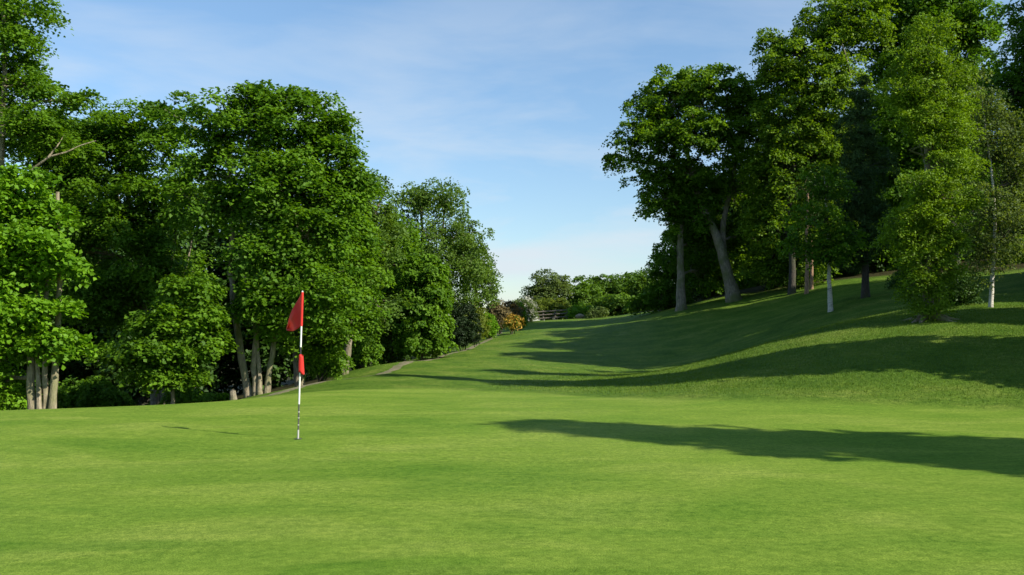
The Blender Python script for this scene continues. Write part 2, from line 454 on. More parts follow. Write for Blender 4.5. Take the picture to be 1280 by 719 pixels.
pf = [(4 * i + j, 4 * i + j + 1, 4 * i + j + 5, 4 * i + j + 4) for i in range(159) for j in range(3)]
pth = mesh_obj('path', np.array(pv), np.array(pf), path_mat(), smooth=True)
tag(pth, 'worn earth path along the edge of the wood', kind='structure')

# ------------------------------------------------------------------ foliage
def unit(v): return v / np.maximum(np.linalg.norm(v, axis=-1, keepdims=True), 1e-9)
def make_leaves(c, n, size, rng, tint, aspect=0.8, fold=0.12):
    """kite shaped leaves folded on the midrib: centres c, normals n"""
    m = len(c)
    t = np.cross(n, unit(rng.normal(size=(m, 3)))); t = unit(t)
    b = np.cross(n, t)
    s = size * rng.uniform(0.7, 1.25, (m, 1))
    v = np.empty((m, 4, 3))
    v[:, 0] = c - t * s * 0.5
    v[:, 2] = c + t * s * 0.5 - n * s * 0.10
    v[:, 1] = c - t * s * 0.08 + b * s * 0.5 * aspect + n * s * fold
    v[:, 3] = c - t * s * 0.08 - b * s * 0.5 * aspect + n * s * fold
    i = np.arange(m)[:, None] * 4
    f = np.concatenate([i + [[0, 1, 2]], i + [[0, 2, 3]]], 1).reshape(-1, 3)
    return v.reshape(-1, 3), f, np.repeat(np.clip(tint, 0, 1), 2)

def clumps_of(blobs, rng, spacing, inner=0.55):
    """clump centres spread over the shells of the lobes. blobs: (centre, radii)"""
    out = []
    for k, (c, r) in enumerate(blobs):
        area = 4 * math.pi * ((r[0]*r[1])**1.6 + (r[0]*r[2])**1.6 + (r[1]*r[2])**1.6) ** (1/1.6) / 3 ** (1/1.6)
        n = max(4, int(area / spacing ** 2))
        g = (1 + 5 ** .5) / 2
        i = np.arange(n) + 0.5
        ph = np.arccos(1 - 2 * i / n); th = 2 * math.pi * i / g + rng.rand() * 6
        d = np.column_stack([np.cos(th) * np.sin(ph), np.sin(th) * np.sin(ph), np.cos(ph)])
        d = unit(d + rng.normal(size=d.shape) * 0.16)
        rr = rng.uniform(0.70, 1.06, (n, 1)) + (rng.rand(n, 1) < 0.13) * rng.uniform(0.05, 0.28, (n, 1))
        out.append((c + d * r * rr, d, np.full(n, k)))
        ni = int(n * inner)                       # some inside
        d2 = unit(rng.normal(size=(ni, 3)))
        out.append((c + d2 * r * rng.uniform(0.25, 0.7, (ni, 1)), d2, np.full(ni, k)))
    p = np.vstack([o[0] for o in out]); d = np.vstack([o[1] for o in out]); kk = np.concatenate([o[2] for o in out])
    keep = np.ones(len(p), bool)
    for k, (c, r) in enumerate(blobs):
        q = np.linalg.norm((p - c) / r, axis=1)
        keep &= ~((q < 0.45) & (kk != k))
    return p[keep], d[keep], kk[keep]

def foliage(blobs, seed, spacing=0.8, clump=0.62, sprays=7, per=16, leaf=0.17, spray=0.34, flat=0.65, holes=0.0,
            up=0.75, out_w=0.55, jit=0.45, aspect=0.8, droop=0.5, hang=0.0, tint_c=0.3):
    rng = np.random.RandomState(seed)
    cp, cdn, ck = clumps_of(blobs, rng, spacing)
    if holes > 0:
        nz = noise3(cp * 0.9, seed + 7)
        keep = nz > np.quantile(nz, holes); cp, cdn, ck = cp[keep], cdn[keep], ck[keep]
    nc = len(cp)
    rc = clump * rng.uniform(0.65, 1.25, nc)
    ct = rng.normal(0.5, tint_c * 0.5, nc)
    # sprays: on the upper and outer side of each clump
    a = np.repeat(np.arange(nc), sprays)
    d = unit(rng.normal(size=(len(a), 3)) + cdn[a] * 0.7 + [0, 0, 0.35])
    sp = cp[a] + d * rc[a][:, None] * rng.uniform(0.35, 1.0, (len(a), 1)) * [1, 1, flat]
    if hang: sp[:, 2] -= hang * rng.rand(len(a)) ** 2
    sn = unit(d * out_w + np.array([0, 0, up]) + rng.normal(size=d.shape) * 0.25)
    st = ct[a] + rng.normal(0, 0.12, len(a))
    srad = spray * rng.uniform(0.6, 1.3, len(a))
    b = np.repeat(np.arange(len(a)), per)
    m = len(b)
    u = unit(np.cross(sn, unit(rng.normal(size=sn.shape)))); w = np.cross(sn, u)
    ang = rng.rand(m) * 6.283; rad = np.sqrt(rng.rand(m)) * srad[b]
    lp = sp[b] + u[b] * (np.cos(ang) * rad)[:, None] + w[b] * (np.sin(ang) * rad)[:, None]
    lp[:, 2] -= droop * rad ** 2 / np.maximum(srad[b], 0.05)
    lp += rng.normal(size=(m, 3)) * 0.045 * (spray / 0.34)
    ln = unit(sn[b] + rng.normal(size=(m, 3)) * jit)
    lt = st[b] + rng.normal(0, 0.15, m)
    v, f, t = make_leaves(lp, ln, leaf, rng, lt, aspect)
    return v, f, t, cp, rc, ck

def curve(p0, p1, rng, n=6, bow=0.08, sag=0.0):
    p0 = np.asarray(p0, float); p1 = np.asarray(p1, float)
    t = np.linspace(0, 1, n)[:, None]
    L = np.linalg.norm(p1 - p0)
    off = rng.normal(size=3) * bow * L
    q = p0 + (p1 - p0) * t + off * (t * (1 - t) * 3)
    q[1:-1] += rng.normal(size=(n - 2, 3)) * 0.015 * L
    q[:, 2] += sag * L * (t[:, 0] * (1 - t[:, 0])) * 2
    return q

def tree(name, label, cat, px, Y, stems, lobes, mat='sycamore', bark='bark', seed=1, group=None, depth=0.85, fol=None,
         branches=True, twigs=True, brbark=None, roots=0, bare=None, y0=None, flare=0.0, crown_name='crown'):
    """stems: list of (pixel polyline [(px,py,dY)...] from the ground up, radius at the base, at the tip)
       lobes: (px, py, rx_px, ry_px, dY) of the crown, all at distance Y+dY"""
    rng = np.random.RandomState(seed)
    base = P(px, 400, Y); base[2] = HG(base[0], base[1])
    root = thing(name, label, cat, base, group)
    sk = []; tubes = []
    for pl, r0, r1 in stems:
        pp = []
        for i, q in enumerate(pl):
            d = q[2] if len(q) > 2 else 0
            w = P(q[0], q[1], Y + d)
            if i == 0: w[2] = HG(w[0], w[1]) - 0.12
            pp.append(w)
        pp = np.array(pp)
        # resample
        n = max(8, len(pp) * 4)
        s = np.concatenate([[0], np.cumsum(np.linalg.norm(np.diff(pp, axis=0), axis=1))]); s /= s[-1]
        u = np.linspace(0, 1, n)
        q = np.column_stack([np.interp(u, s, pp[:, k]) for k in range(3)])
        q[1:-1] = (q[:-2] + 2 * q[1:-1] + q[2:]) / 4
        q[2:-1] += rng.normal(size=(n - 3, 3)) * min(0.02, 0.12 * r0)
        rad = r0 + (r1 - r0) * u ** 0.85
        rad = rad * (1 + (0.22 + flare) * np.exp(-u * 14)) * (1 + 0.04 * rng.normal(size=n))
        T = Tubes(); T.add(q, rad, 12, 0.035, rng)
        sk.append((q, rad)); tubes.append(T)
    blobs = []
    for l in lobes:
        d = l[4] if len(l) > 4 else 0
        c = P(l[0], l[1], Y + d); sc = (Y + d) / F
        rx, ry = l[2] * sc, l[3] * sc
        rd = (l[5] * sc) if len(l) > 5 else depth * rx
        blobs.append((c, np.array([rx, rd, ry])))
    if blobs:
        kw = dict(fol or {})
        v, f, t, cp, rc, ck = foliage(blobs, seed + 100, **kw)
        g = np.array([HG(a, b) for a, b in v[::4, :2][:1]])[0]
        # nothing hangs below the ground
        low = v[:, 2] < g - 1.5
        mesh_obj(crown_name, v - base, f, M[mat], root, tint=t)
        if branches and sk:
            own = np.concatenate([np.full(len(s[0]) - len(s[0]) // 4, i_) for i_, s in enumerate(sk)])
            TB = Tubes()
            allq = np.vstack([s[0][len(s[0]) // 4:] for s in sk]); allr = np.concatenate([s[1][len(s[0]) // 4:] for s in sk])
            for k, (c, r) in enumerate(blobs):
                # limb leaves the stem below the lobe
                cost = np.linalg.norm(allq - c, axis=1) + 1.3 * np.maximum(0, allq[:, 2] - c[2] + 0.35 * r[2])
                j = int(np.argmin(cost)); r0 = max(0.02, min(allr[j] * 0.62, 0.12))
                q = curve(allq[j], c + [0, 0, -0.1 * r[2]], rng, 8, 0.06, 0.05)
                T = TB if brbark else tubes[own[j]]
                T.add(q, np.linspace(r0, r0 * 0.45, 8), 6)
                if twigs:
                    mem = np.where(ck == k)[0]
                    if len(mem) > 26: mem = rng.choice(mem, 26, replace=False)
                    for mi in mem:
                        jj = rng.randint(2, 8)
                        T.add(curve(q[jj], cp[mi], rng, 5, 0.07, 0.04), np.linspace(min(r0 * 0.40, 0.03), 0.008, 5), 4)
            if brbark: TB.build('branches', M[brbark], root, base)
    for T in tubes: T.build('trunk', M[bark], root, base)
    if roots:
        T = Tubes()
        for k in range(roots):
            a = k * 6.283 / roots + rng.uniform(-.3, .3); ln_ = rng.uniform(0.45, 0.95)
            q = []
            for s_ in np.linspace(0, 1, 6):
                x_, y_ = base[0] + math.cos(a + s_ * .3) * ln_ * s_, base[1] + math.sin(a + s_ * .3) * ln_ * s_
                q.append([x_, y_, HG(x_, y_) + 0.26 * (1 - s_) ** 2 + 0.02 - 0.05 * s_])
            T.add(np.array(q), np.linspace(0.14, 0.04, 6), 7, 0.08, rng)
        T.build('roots', M['palebark'], root, base)
    if bare:
        T = Tubes()
        for pl, r0, r1 in bare:
            q = np.array([P(a, b, Y + (c2 if c2 else 0)) for a, b, c2 in pl])
            s = np.linspace(0, len(q) - 1, 3 * len(q)); q = np.column_stack([np.interp(s, np.arange(len(q)), q[:, k]) for k in range(3)])
            T.add(q, np.linspace(r0, r1, len(q)), 6)
        o = T.build('bare_branch', M['palebark'], root, base)
    return root

def shrub(name, label, cat, px, Y, lobes, mat, seed, group=None, fol=None, crown_name='foliage', extra=None, bark='darkbark', depth=0.9, stems=5):
    rng = np.random.RandomState(seed)
    base = P(px, 400, Y); base[2] = HG(base[0], base[1])
    root = thing(name, label, cat, base, group)
    blobs = []
    for l in lobes:
        d = l[4] if len(l) > 4 else 0
        c = P(l[0], l[1], Y + d); sc = (Y + d) / F
        blobs.append((c, np.array([l[2] * sc, depth * l[2] * sc, l[3] * sc])))
    kw = dict(spacing=0.42, clump=0.32, sprays=6, per=12, leaf=0.09, spray=0.2, out_w=0.9, up=0.5); kw.update(fol or {})
    v, f, t, cp, rc, ck = foliage(blobs, seed + 50, **kw)
    mesh_obj(crown_name, v - base, f, M[mat], root, tint=t)
    if extra:
        emat, ename, elob, efol = extra
        bl = []
        for l in elob:
            c = P(l[0], l[1], Y + (l[4] if len(l) > 4 else 0)); sc = Y / F
            bl.append((c, np.array([l[2] * sc, depth * l[2] * sc, l[3] * sc])))
        kw2 = dict(kw); kw2.update(efol)
        v, f, t, _, _, _ = foliage(bl, seed + 51, **kw2)
        mesh_obj(ename, v - base, f, M[emat], root, tint=t)
    T = Tubes()
    for i in range(stems):
        b = blobs[rng.randint(len(blobs))]
        tip = b[0] + rng.normal(size=3) * b[1] * 0.3
        o = base + np.array([*(rng.normal(size=2) * 0.12), -0.06])
        T.add(curve(o, tip, rng, 6, 0.06), np.linspace(0.035, 0.012, 6), 5)
    T.build('stems', M[bark], root, base)
    return root

# ------------------------------------------------------------------ the wood on the left
SYC = dict(spacing=0.86, clump=0.64, sprays=9, per=24, leaf=0.135, spray=0.40, holes=0.17, flat=0.45, up=0.95, out_w=0.5, jit=0.36, tint_c=0.4)
G_LEFT = 'broadleaf trees along the left edge of the green'
tree('ash_tree', 'tall airy tree at the left edge, its darker crown rising out of the photo', 'tree', 3, 29,
     [([(-8,480),(0,330),(2,190),(6,60),(4,-40)], 0.17, 0.05)],
     [(-5,10,68,34,0),(18,52,44,20,0),(0,95,52,34,0.5),(50,108,30,16,0.2),(42,150,38,20,-0.2),(-10,150,50,40,1),(98,126,26,9,0.3),(62,170,34,16,0.4)],
     mat='mid', seed=11, group=G_LEFT, fol=dict(SYC, leaf=0.12, spacing=0.7, clump=0.45, per=17, holes=0.2),
     bare=[([(28,222,0),(48,206,-.1),(62,196,-.2),(84,190,-.2),(100,182,-.1),(120,176,0)], 0.05, 0.012), ([(60,197,-.2),(72,182,-.2),(82,166,-.1)], 0.035, 0.010)])
tree('sycamore_tree', 'bright yellow-green young sycamore with several slim stems, nearest the left edge', 'tree', 55, 24,
     [([(42,516),(37,450,0),(32,380,.2),(20,300,.3)], 0.12, 0.05), ([(50,515,-.1),(47,450,0),(46,370),(45,280)], 0.07, 0.035),
      ([(56,516,.1),(57,450,0),(58,380,.1),(60,300)], 0.085, 0.04), ([(64,515),(71,450,.1),(75,340,.2),(72,240,.2)], 0.10, 0.045)],
     [(4,290,54,52,-0.3),(52,318,36,36,-0.4),(0,375,52,44,-0.5),(58,385,30,16,-0.3),(16,238,40,28,-0.3),(62,426,28,16,-0.3),(-6,430,40,34,-0.2),(-4,480,22,20,0.3),(60,272,22,18,0),(30,300,50,14,-.8)],
     mat='bright', bark='palebark', seed=12, group=G_LEFT, fol=dict(SYC, spacing=0.62, clump=0.46, leaf=0.14, spray=0.32, per=18, holes=0.08, jit=0.5))
tree('sycamore_tree', 'broad dark green sycamore between the bright young tree and the tall one with pale stems', 'tree', 206, 33,
     [([(195,506),(192,450,0),(180,360,0),(160,250,.3),(150,180,.3)], 0.16, 0.05), ([(204,505,.1),(202,440,0),(215,340,0),(225,230)], 0.12, 0.04), ([(215,503),(213,450),(222,380),(240,300)], 0.08, 0.03)],
     [(130,190,62,48,0.5),(195,172,48,42,0),(90,215,48,48,0.2),(150,268,66,46,-0.6),(220,250,50,46,-0.2),(95,310,46,44,0),(120,372,60,34,-0.5),(190,330,58,40,-0.3),(105,162,40,28,0.8),(60,180,34,32,0.4)],
     mat='sycamore', seed=13, group=G_LEFT, fol=dict(SYC))
tree('sycamore_tree', 'low leafy sycamore with bright foliage over two short stems, before the dark wood', 'tree', 212, 27,
     [([(216,505),(216,470),(220,420),(226,370)], 0.07, 0.03)],
     [(232,398,46,18,0),(196,436,52,13,-.2),(240,362,34,14,.1),(186,408,22,10,.2),(246,428,32,16,-.1),(212,468,40,9,0),(150,440,28,9,.3),(218,380,20,12,.3)],
     mat='mid', bark='palebark', seed=14, group=G_LEFT, fol=dict(SYC, spacing=0.55, clump=0.40, leaf=0.135, spray=0.30, per=17, holes=0.05))
tree('sycamore_tree', 'tallest sycamore of the left wood, pale stems bunched beside the path', 'tree', 322, 28.5,
     [([(312,495,.1),(304,455,.1),(294,400,.1),(288,340,.1),(290,260,.2),(284,190,.3)], 0.125, 0.045),
      ([(320,494),(317,455),(322,410),(330,330),(345,260),(350,180)], 0.095, 0.035),
      ([(325,493,-.1),(324,455),(318,400),(304,330,.2),(300,260),(312,180)], 0.075, 0.03),
      ([(333,491),(338,455),(345,410),(362,320),(375,240)], 0.095, 0.035)],
     [(250,165,48,46,.3),(310,150,56,36,0),(370,155,46,34,0),(395,200,34,42,0),(300,215,60,46,.3),(355,230,58,46,-.3),(255,250,44,40,.4),(405,170,20,22,.2),
      (385,290,50,46,-.5),(340,320,46,40,-.5),(425,250,30,32,0),(300,130,18,10,.1),(345,375,48,38,-.5),(395,360,46,44,-.5),(240,130,22,12,.4),(395,128,16,10,.2),(421,152,9,7,0),(437,213,12,11,0),(452,234,12,13,.1),(318,116,9,7,0),(268,119,14,7,.3),(352,119,13,7,0),(205,136,13,7,.4),(428,182,8,9,0)],
     mat='sycamore', bark='palebark', seed=15, group=G_LEFT, fol=dict(SYC, leaf=0.135, per=19, spacing=0.76, clump=0.50, holes=0.27))
tree('sycamore_tree', 'leafy sycamore behind the flag with a mossy leaning stem', 'tree', 372, 33,
     [([(376,470),(371,440),(370,400),(380,330),(395,260)], 0.17, 0.06)],
     [(400,330,44,50,0),(420,390,42,36,-.2),(430,300,36,44,.2),(392,420,30,26,0),(440,350,30,40,.3)],
     mat='mid', seed=16, group=G_LEFT, fol=dict(SYC, spacing=0.75, clump=0.5))
tree('birch_tree', 'slim leaning pale trunked tree beside the path at the end of the sycamores', 'tree', 434, 38,
     [([(430,459),(437,420),(444,380),(450,330),(462,280),(478,245)], 0.16, 0.05)],
     [(455,250,30,36,0),(470,300,32,38,0),(440,290,28,40,.3),(452,345,34,34,0),(445,225,14,14,.2),(470,375,26,30,.4),(418,232,18,20,.5)],
     mat='birch', bark='bark', seed=17, group=G_LEFT, fol=dict(SYC, spacing=0.75, clump=0.5, leaf=0.12, per=17, holes=0.15))
BIR = dict(spacing=0.95, clump=0.66, sprays=8, per=16, leaf=0.14, spray=0.36, flat=0.9, out_w=0.7, up=0.5, jit=0.6, holes=0.16, hang=0.5)
tree('birch_tree', 'tall rounded birch with drooping twigs, highest of the group beyond the path', 'tree', 530, 54,
     [([(520,440),(522,380),(528,310),(526,250)], 0.22, 0.06), ([(530,440,.5),(545,370,.5),(552,300,.5),(556,250)], 0.16, 0.05)],
     [(510,252,28,20,0),(548,248,34,18,0),(540,290,46,32,-.3),(500,300,30,34,.3),(575,290,30,22,.2),(540,345,48,38,0),(586,325,24,26,0),(546,376,22,24,0)],
     mat='birch', seed=18, group='birches beyond the path', fol=BIR)
tree('birch_tree', 'lower birch at the right end of the group, its twigs reaching down to the shrubs', 'tree', 598, 62,
     [([(596,425),(597,390),(594,340),(588,300)], 0.18, 0.05)],
     [(592,322,24,22,0),(602,350,20,22,0),(592,360,19,12,0),(611,368,9,12,.3),(580,300,16,12,0)],
     mat='birch', seed=19, group='birches beyond the path', fol=dict(BIR, spacing=0.85, clump=0.55))
tree('willow_tree', 'hazy drooping tree in shade between the leaning pale trunk and the tall birch', 'tree', 492, 47,
     [([(490,450),(488,400),(492,330),(496,280)], 0.18, 0.05)],
     [(492,300,30,36,0),(480,350,30,38,0),(505,370,34,40,.4),(470,395,26,26,0),(490,425,30,18,0)],
     mat='mid', seed=20, group='birches beyond the path', fol=dict(BIR, spacing=0.85, leaf=0.15))
tree('ivy_clad_tree', 'squat bushy tree clad in bright leaves down to the grass beside the path', 'tree', 532, 45,
     [([(530,446),(530,420),(530,380),(532,340)], 0.16, 0.06)],
     [(528,340,26,22,0),(530,372,29,26,0),(528,402,31,22,0),(532,425,30,14,0)],
     mat='mid', seed=21, fol=dict(SYC, spacing=0.62, clump=0.42, leaf=0.15, spray=0.26, out_w=0.8, up=0.6, holes=0.0))

# stumps
def stump(label, px, Y, h, r, seed):
    rng = np.random.RandomState(seed)
    b = P(px, 400, Y); b[2] = HG(b[0], b[1])
    T = Tubes(); zz = np.array([-0.1, 0.05, h * 0.4, h * 0.8, h])
    q = np.column_stack([rng.normal(size=5) * 0.02, rng.normal(size=5) * 0.02, zz])
    T.add(q, r * np.array([1.35, 1.15, 0.95, 0.85, 0.5]), 10, 0.06, rng)
    o = T.build('tree_stump', M['bark'], None); o.location = b
    tag(o, label, 'stump')
stump('small broken stump left of the pale sycamore stems', 293, 27, 0.32, 0.10, 1)

LAU = dict(spacing=0.42, clump=0.30, sprays=6, per=11, leaf=0.12, spray=0.2, out_w=0.8, up=0.6)
G_UND = 'shrubs under the trees at the back of the green'
shrub('laurel_shrub', 'wide glossy leaved shrub behind the green, between the leftmost stems and the paired stems', 'shrub', 112, 30, [(112,492,34,18),(92,500,24,12),(138,500,22,10)], 'sycamore', 31, G_UND, LAU)
shrub('laurel_shrub', 'small low shrub just right of the two short stems', 'shrub', 236, 31, [(236,497,24,9),(222,498,14,7)], 'mid', 32, G_UND, LAU)
shrub('laurel_shrub', 'bright leafy shrub at the far left edge under the young sycamore', 'shrub', 8, 28, [(2,490,24,22),(26,506,12,8)], 'bright', 33, G_UND, LAU)
shrub('elder_shrub', 'dense green shrub at the foot of the wood just right of the flagstick', 'shrub', 402, 35, [(398,440,24,24),(412,452,20,14)], 'mid', 34, G_UND, LAU)
shrub('elder_shrub', 'rounded shrub right of the leaning pale trunk by the path', 'shrub', 455, 40, [(452,435,18,18),(462,441,12,12),(440,446,12,10)], 'mid', 35, G_UND, LAU)
shrub('laurel_shrub', 'low scrubby shrub left of the pale stems at the head of the path', 'shrub', 262, 30, [(262,500,16,6),(276,499,10,5)], 'sycamore', 36, G_UND, LAU)

# the wood behind, one tree at a time
G_BACK = 'dark trees deeper in the left wood'
BK = dict(spacing=1.25, clump=0.9, sprays=7, per=14, leaf=0.26, spray=0.5, holes=0.05)
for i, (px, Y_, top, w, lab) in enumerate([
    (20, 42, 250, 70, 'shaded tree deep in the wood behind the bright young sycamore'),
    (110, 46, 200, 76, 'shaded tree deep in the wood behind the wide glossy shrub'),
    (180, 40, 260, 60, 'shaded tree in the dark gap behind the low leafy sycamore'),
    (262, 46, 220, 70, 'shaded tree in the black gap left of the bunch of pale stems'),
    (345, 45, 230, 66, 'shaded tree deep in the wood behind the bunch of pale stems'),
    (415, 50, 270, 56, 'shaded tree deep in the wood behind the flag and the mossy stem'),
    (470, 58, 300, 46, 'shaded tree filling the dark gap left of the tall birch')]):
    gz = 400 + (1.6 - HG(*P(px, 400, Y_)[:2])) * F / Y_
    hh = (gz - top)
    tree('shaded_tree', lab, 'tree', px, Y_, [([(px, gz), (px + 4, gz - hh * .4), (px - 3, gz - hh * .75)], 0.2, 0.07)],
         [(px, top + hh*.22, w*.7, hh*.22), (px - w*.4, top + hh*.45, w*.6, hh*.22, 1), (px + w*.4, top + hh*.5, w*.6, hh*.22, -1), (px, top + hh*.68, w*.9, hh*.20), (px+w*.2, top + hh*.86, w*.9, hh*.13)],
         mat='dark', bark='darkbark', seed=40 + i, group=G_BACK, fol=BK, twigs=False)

# ------------------------------------------------------------------ shrubs and trees at the far end
SH = dict(spacing=0.55, clump=0.42, sprays=6, per=13, leaf=0.13, spray=0.26, out_w=0.9, up=0.5)
shrub('yew_bush', 'clipped dark rounded bush standing at the turn of the path', 'bush', 577, 53, [(577,404,20,25),(577,417,21,14)], 'yew', 51, None, dict(SH, spacing=0.34, clump=0.2, leaf=0.08, spray=0.16, per=14, out_w=1.2, up=0.25))
shrub('willow_shrub', 'pale yellow-green shrub behind the clipped dark bush', 'shrub', 586, 62, [(584,390,17,17),(596,400,12,20),(590,410,14,12)], 'yellowgreen', 52, None, SH)
shrub('cherry_laurel', 'small bright green shrub between the dark bush and the brown one', 'shrub', 610, 64, [(609,404,10,12),(612,410,8,9)], 'bright', 53, None, dict(SH, spacing=0.4, clump=0.28))
shrub('barberry_shrub', 'brownish red leaved shrub left of the orange blossom', 'shrub', 624, 68, [(622,391,11,14),(626,400,9,9),(617,386,7,9)], 'brown', 54, None, dict(SH, spacing=0.45, clump=0.3))
shrub('azalea_shrub', 'shrub covered in orange blossom', 'flowering shrub', 639, 72, [(638,387,10,9),(641,394,8,7)], 'brown', 55, None, dict(SH, spacing=0.45, clump=0.3),
      extra=('orange', 'blossom', [(639,386,10.5,9.5)], dict(spacing=0.55, sprays=4, per=7, leaf=0.12)))
shrub('azalea_shrub', 'low shrub of bright yellow blossom at the foot of the orange one', 'flowering shrub', 640, 66, [(641,402,7,5)], 'yellowgreen', 56, None, dict(SH, spacing=0.4, clump=0.26),
      extra=('yellow', 'blossom', [(641,401,9,7)], dict(spacing=0.36, sprays=5, per=8, leaf=0.12)))
shrub('cypress_shrub', 'slim upright light green shrub right of the yellow blossom', 'shrub', 651, 73, [(651,392,4,13),(652,400,4,8)], 'bright', 57, None, dict(SH, spacing=0.3, clump=0.2, spray=0.18))
shrub('hawthorn_shrub', 'loose shrub of white blossom behind the slim green one', 'flowering shrub', 657, 84, [(655,385,12,12),(660,395,9,9),(645,383,8,8)], 'thin', 58, None, dict(SH, spacing=0.6, clump=0.42),
      extra=('white', 'blossom', [(656,384,12,12),(661,394,8,8)], dict(spacing=0.55, sprays=4, per=7, leaf=0.13)))
FAR = dict(spacing=1.0, clump=0.85, sprays=8, per=15, leaf=0.26, spray=0.5, holes=0.0)
tree('ash_tree', 'grey-green tree standing alone above the fence at the far end', 'tree', 686, 100,
     [([(687,402),(686,385),(684,360)], 0.25, 0.08)], [(683,353,17,15),(698,360,13,13),(668,365,11,12),(684,376,24,14),(706,354,5,9)],
     mat='thin', seed=60, fol=dict(FAR, spacing=1.0, clump=0.7, leaf=0.2, holes=0.1))
shrub('pampas_shrub', 'spiky pale green shrub rising behind the rail fence', 'shrub', 690, 95, [(690,388,22,9),(684,382,12,8),(700,383,9,8)], 'yellowgreen', 61, None, dict(SH, spacing=0.6, up=0.1, out_w=1.2, leaf=0.2))
G_FAR = 'trees of the wood at the far end of the course'
for i, (px, Y_, lb, lab) in enumerate([
    (728, 104, [(728,372,22,20),(722,388,20,12)], 'low rounded tree right behind the end of the rail fence'),
    (752, 112, [(750,366,22,20),(758,384,22,14)], 'rounded light green tree in the middle of the far wood'),
    (786, 112, [(784,362,24,20),(790,380,24,14)], 'rounded light green tree at the crest of the far wood'),
    (814, 106, [(812,356,22,17),(818,372,24,16)], 'tallest light green tree of the far wood, beside the dark one'),
    (770, 96, [(768,382,22,12),(745,388,18,9),(792,384,16,10)], 'low bushy tree in front of the far wood')]):
    tree('rounded_tree', lab, 'tree', px, Y_, [([(px, 398), (px, 385), (px + 1, 370)], 0.22, 0.08)], lb, mat='wood', seed=62 + i, group=G_FAR, fol=FAR, twigs=False)
shrub('elder_shrub', 'small bright shrub on the grass edge below the far wood', 'shrub', 722, 90, [(719,390,10,8),(735,392,9,7)], 'bright', 68, None, SH)
shrub('elder_shrub', 'small whitish shrub on the grass edge left of the great beech', 'shrub', 742, 84, [(742,394,8,5),(750,391,8,6)], 'thin', 69, None, dict(SH, spacing=.4))
tree('holly_tree', 'dark bushy tree left of the two beech trunks', 'tree', 828, 72, [([(828,386),(828,365),(830,345)], 0.2, 0.07)],
     [(828,335,16,18),(838,362,22,20),(815,374,18,13),(842,330,18,20),(800,380,14,8)], mat='sycamore', seed=70, fol=dict(FAR, spacing=0.9, clump=0.6, leaf=0.17, spray=0.36))

# ------------------------------------------------------------------ the trees on the hill
BEE = dict(spacing=1.05, clump=0.72, sprays=8, per=15, leaf=0.22, spray=0.45, holes=0.16, droop=0.6)
tree('beech_tree', 'great old beech with a leaning grey trunk and wide spreading crown on the hill', 'tree', 912, 66,
     [([(918,374),(908,335),(896,295),(878,262),(866,225),(856,175)], 0.46, 0.12), ([(914,373,.4),(905,320,.4),(903,280,.6),(915,230,.8),(925,170,.8)], 0.30, 0.10)],
     [(840,118,38,28,0),(885,112,44,24,0),(925,125,34,28,.5),(810,140,28,20,0),(790,165,22,16,-.5),(776,200,18,13,-.5),(830,165,36,24,-1.5),(870,165,40,28,-2),(915,175,38,30,-1),
      (805,215,26,20,0),(840,215,34,26,.5),(822,250,22,16,0),(880,230,32,24,1.5),(925,235,34,30,1.5),(935,290,30,34,2),(880,285,26,22,3),(862,215,30,18,-1),(900,320,24,26,4),(832,280,12,12,1),(955,160,24,40,1)],
     mat='beech', bark='bark', seed=80, fol=dict(BEE, holes=0.27, flat=0.5, up=0.95), flare=0.25, depth=1.0)
tree('beech_tree', 'second beech with a straighter paler trunk, left of the leaning one', 'tree', 852, 67,
     [([(852,383),(851,350),(850,310),(852,270),(850,220)], 0.36, 0.12)],
     [(850,250,26,28,.5),(866,262,26,22,-.5),(868,300,28,26,2),(838,315,14,20,1),(880,340,26,20,4)],
     mat='sycamore', bark='bark', seed=81, fol=dict(BEE, holes=0.1), flare=0.2)
G_HILL = 'tall trees of the hillside wood'
tree('beech_tree', 'tall broad tree right of the great beech, its sunlit top standing against the sky', 'tree', 985, 62,
     [([(990,368),(990,320),(985,250),(1000,160),(1010,80)], 0.24, 0.09)],
     [(1000,70,48,34,0),(1055,30,52,34,0),(975,95,30,24,.5),(1030,110,50,40,-.6),(985,150,42,38,0),(975,210,44,40,.5),(1030,190,44,44,.6),(970,280,40,40,1),(1025,280,40,40,1),(960,50,12,10,.3),(1075,8,40,26,.5),(1000,335,34,18,2),(960,335,26,20,3)],
     mat='sun_tinted_beech', bark='darkbark', seed=82, group=G_HILL, fol=dict(BEE, holes=0.12, leaf=0.2),
     bare=[([(1064,98,-2),(1060,80,-2.2),(1054,58,-2.4)], 0.06, 0.015), ([(1060,80,-2.2),(1057,66,-2.2),(1051,50,-2.0)], 0.04, 0.012)])
tree('pine_tree', 'dark narrow pine with pale upright shoots in front of the tall broad tree', 'tree', 1078, 46,
     [([(1082,372),(1080,300),(1078,200),(1076,110)], 0.2, 0.04)],
     [(1076,125,12,24,0),(1072,165,20,26,0),(1084,205,26,30,0),(1070,245,28,28,0),(1086,285,30,28,0),(1064,312,28,22,.4)],
     mat='pine', bark='darkbark', seed=83, group=G_HILL, fol=dict(spacing=0.55, clump=0.42, sprays=7, per=20, leaf=0.17, spray=0.22, aspect=0.22, up=0.3, out_w=0.8, jit=0.9, flat=0.9, droop=0.0, holes=0.1))
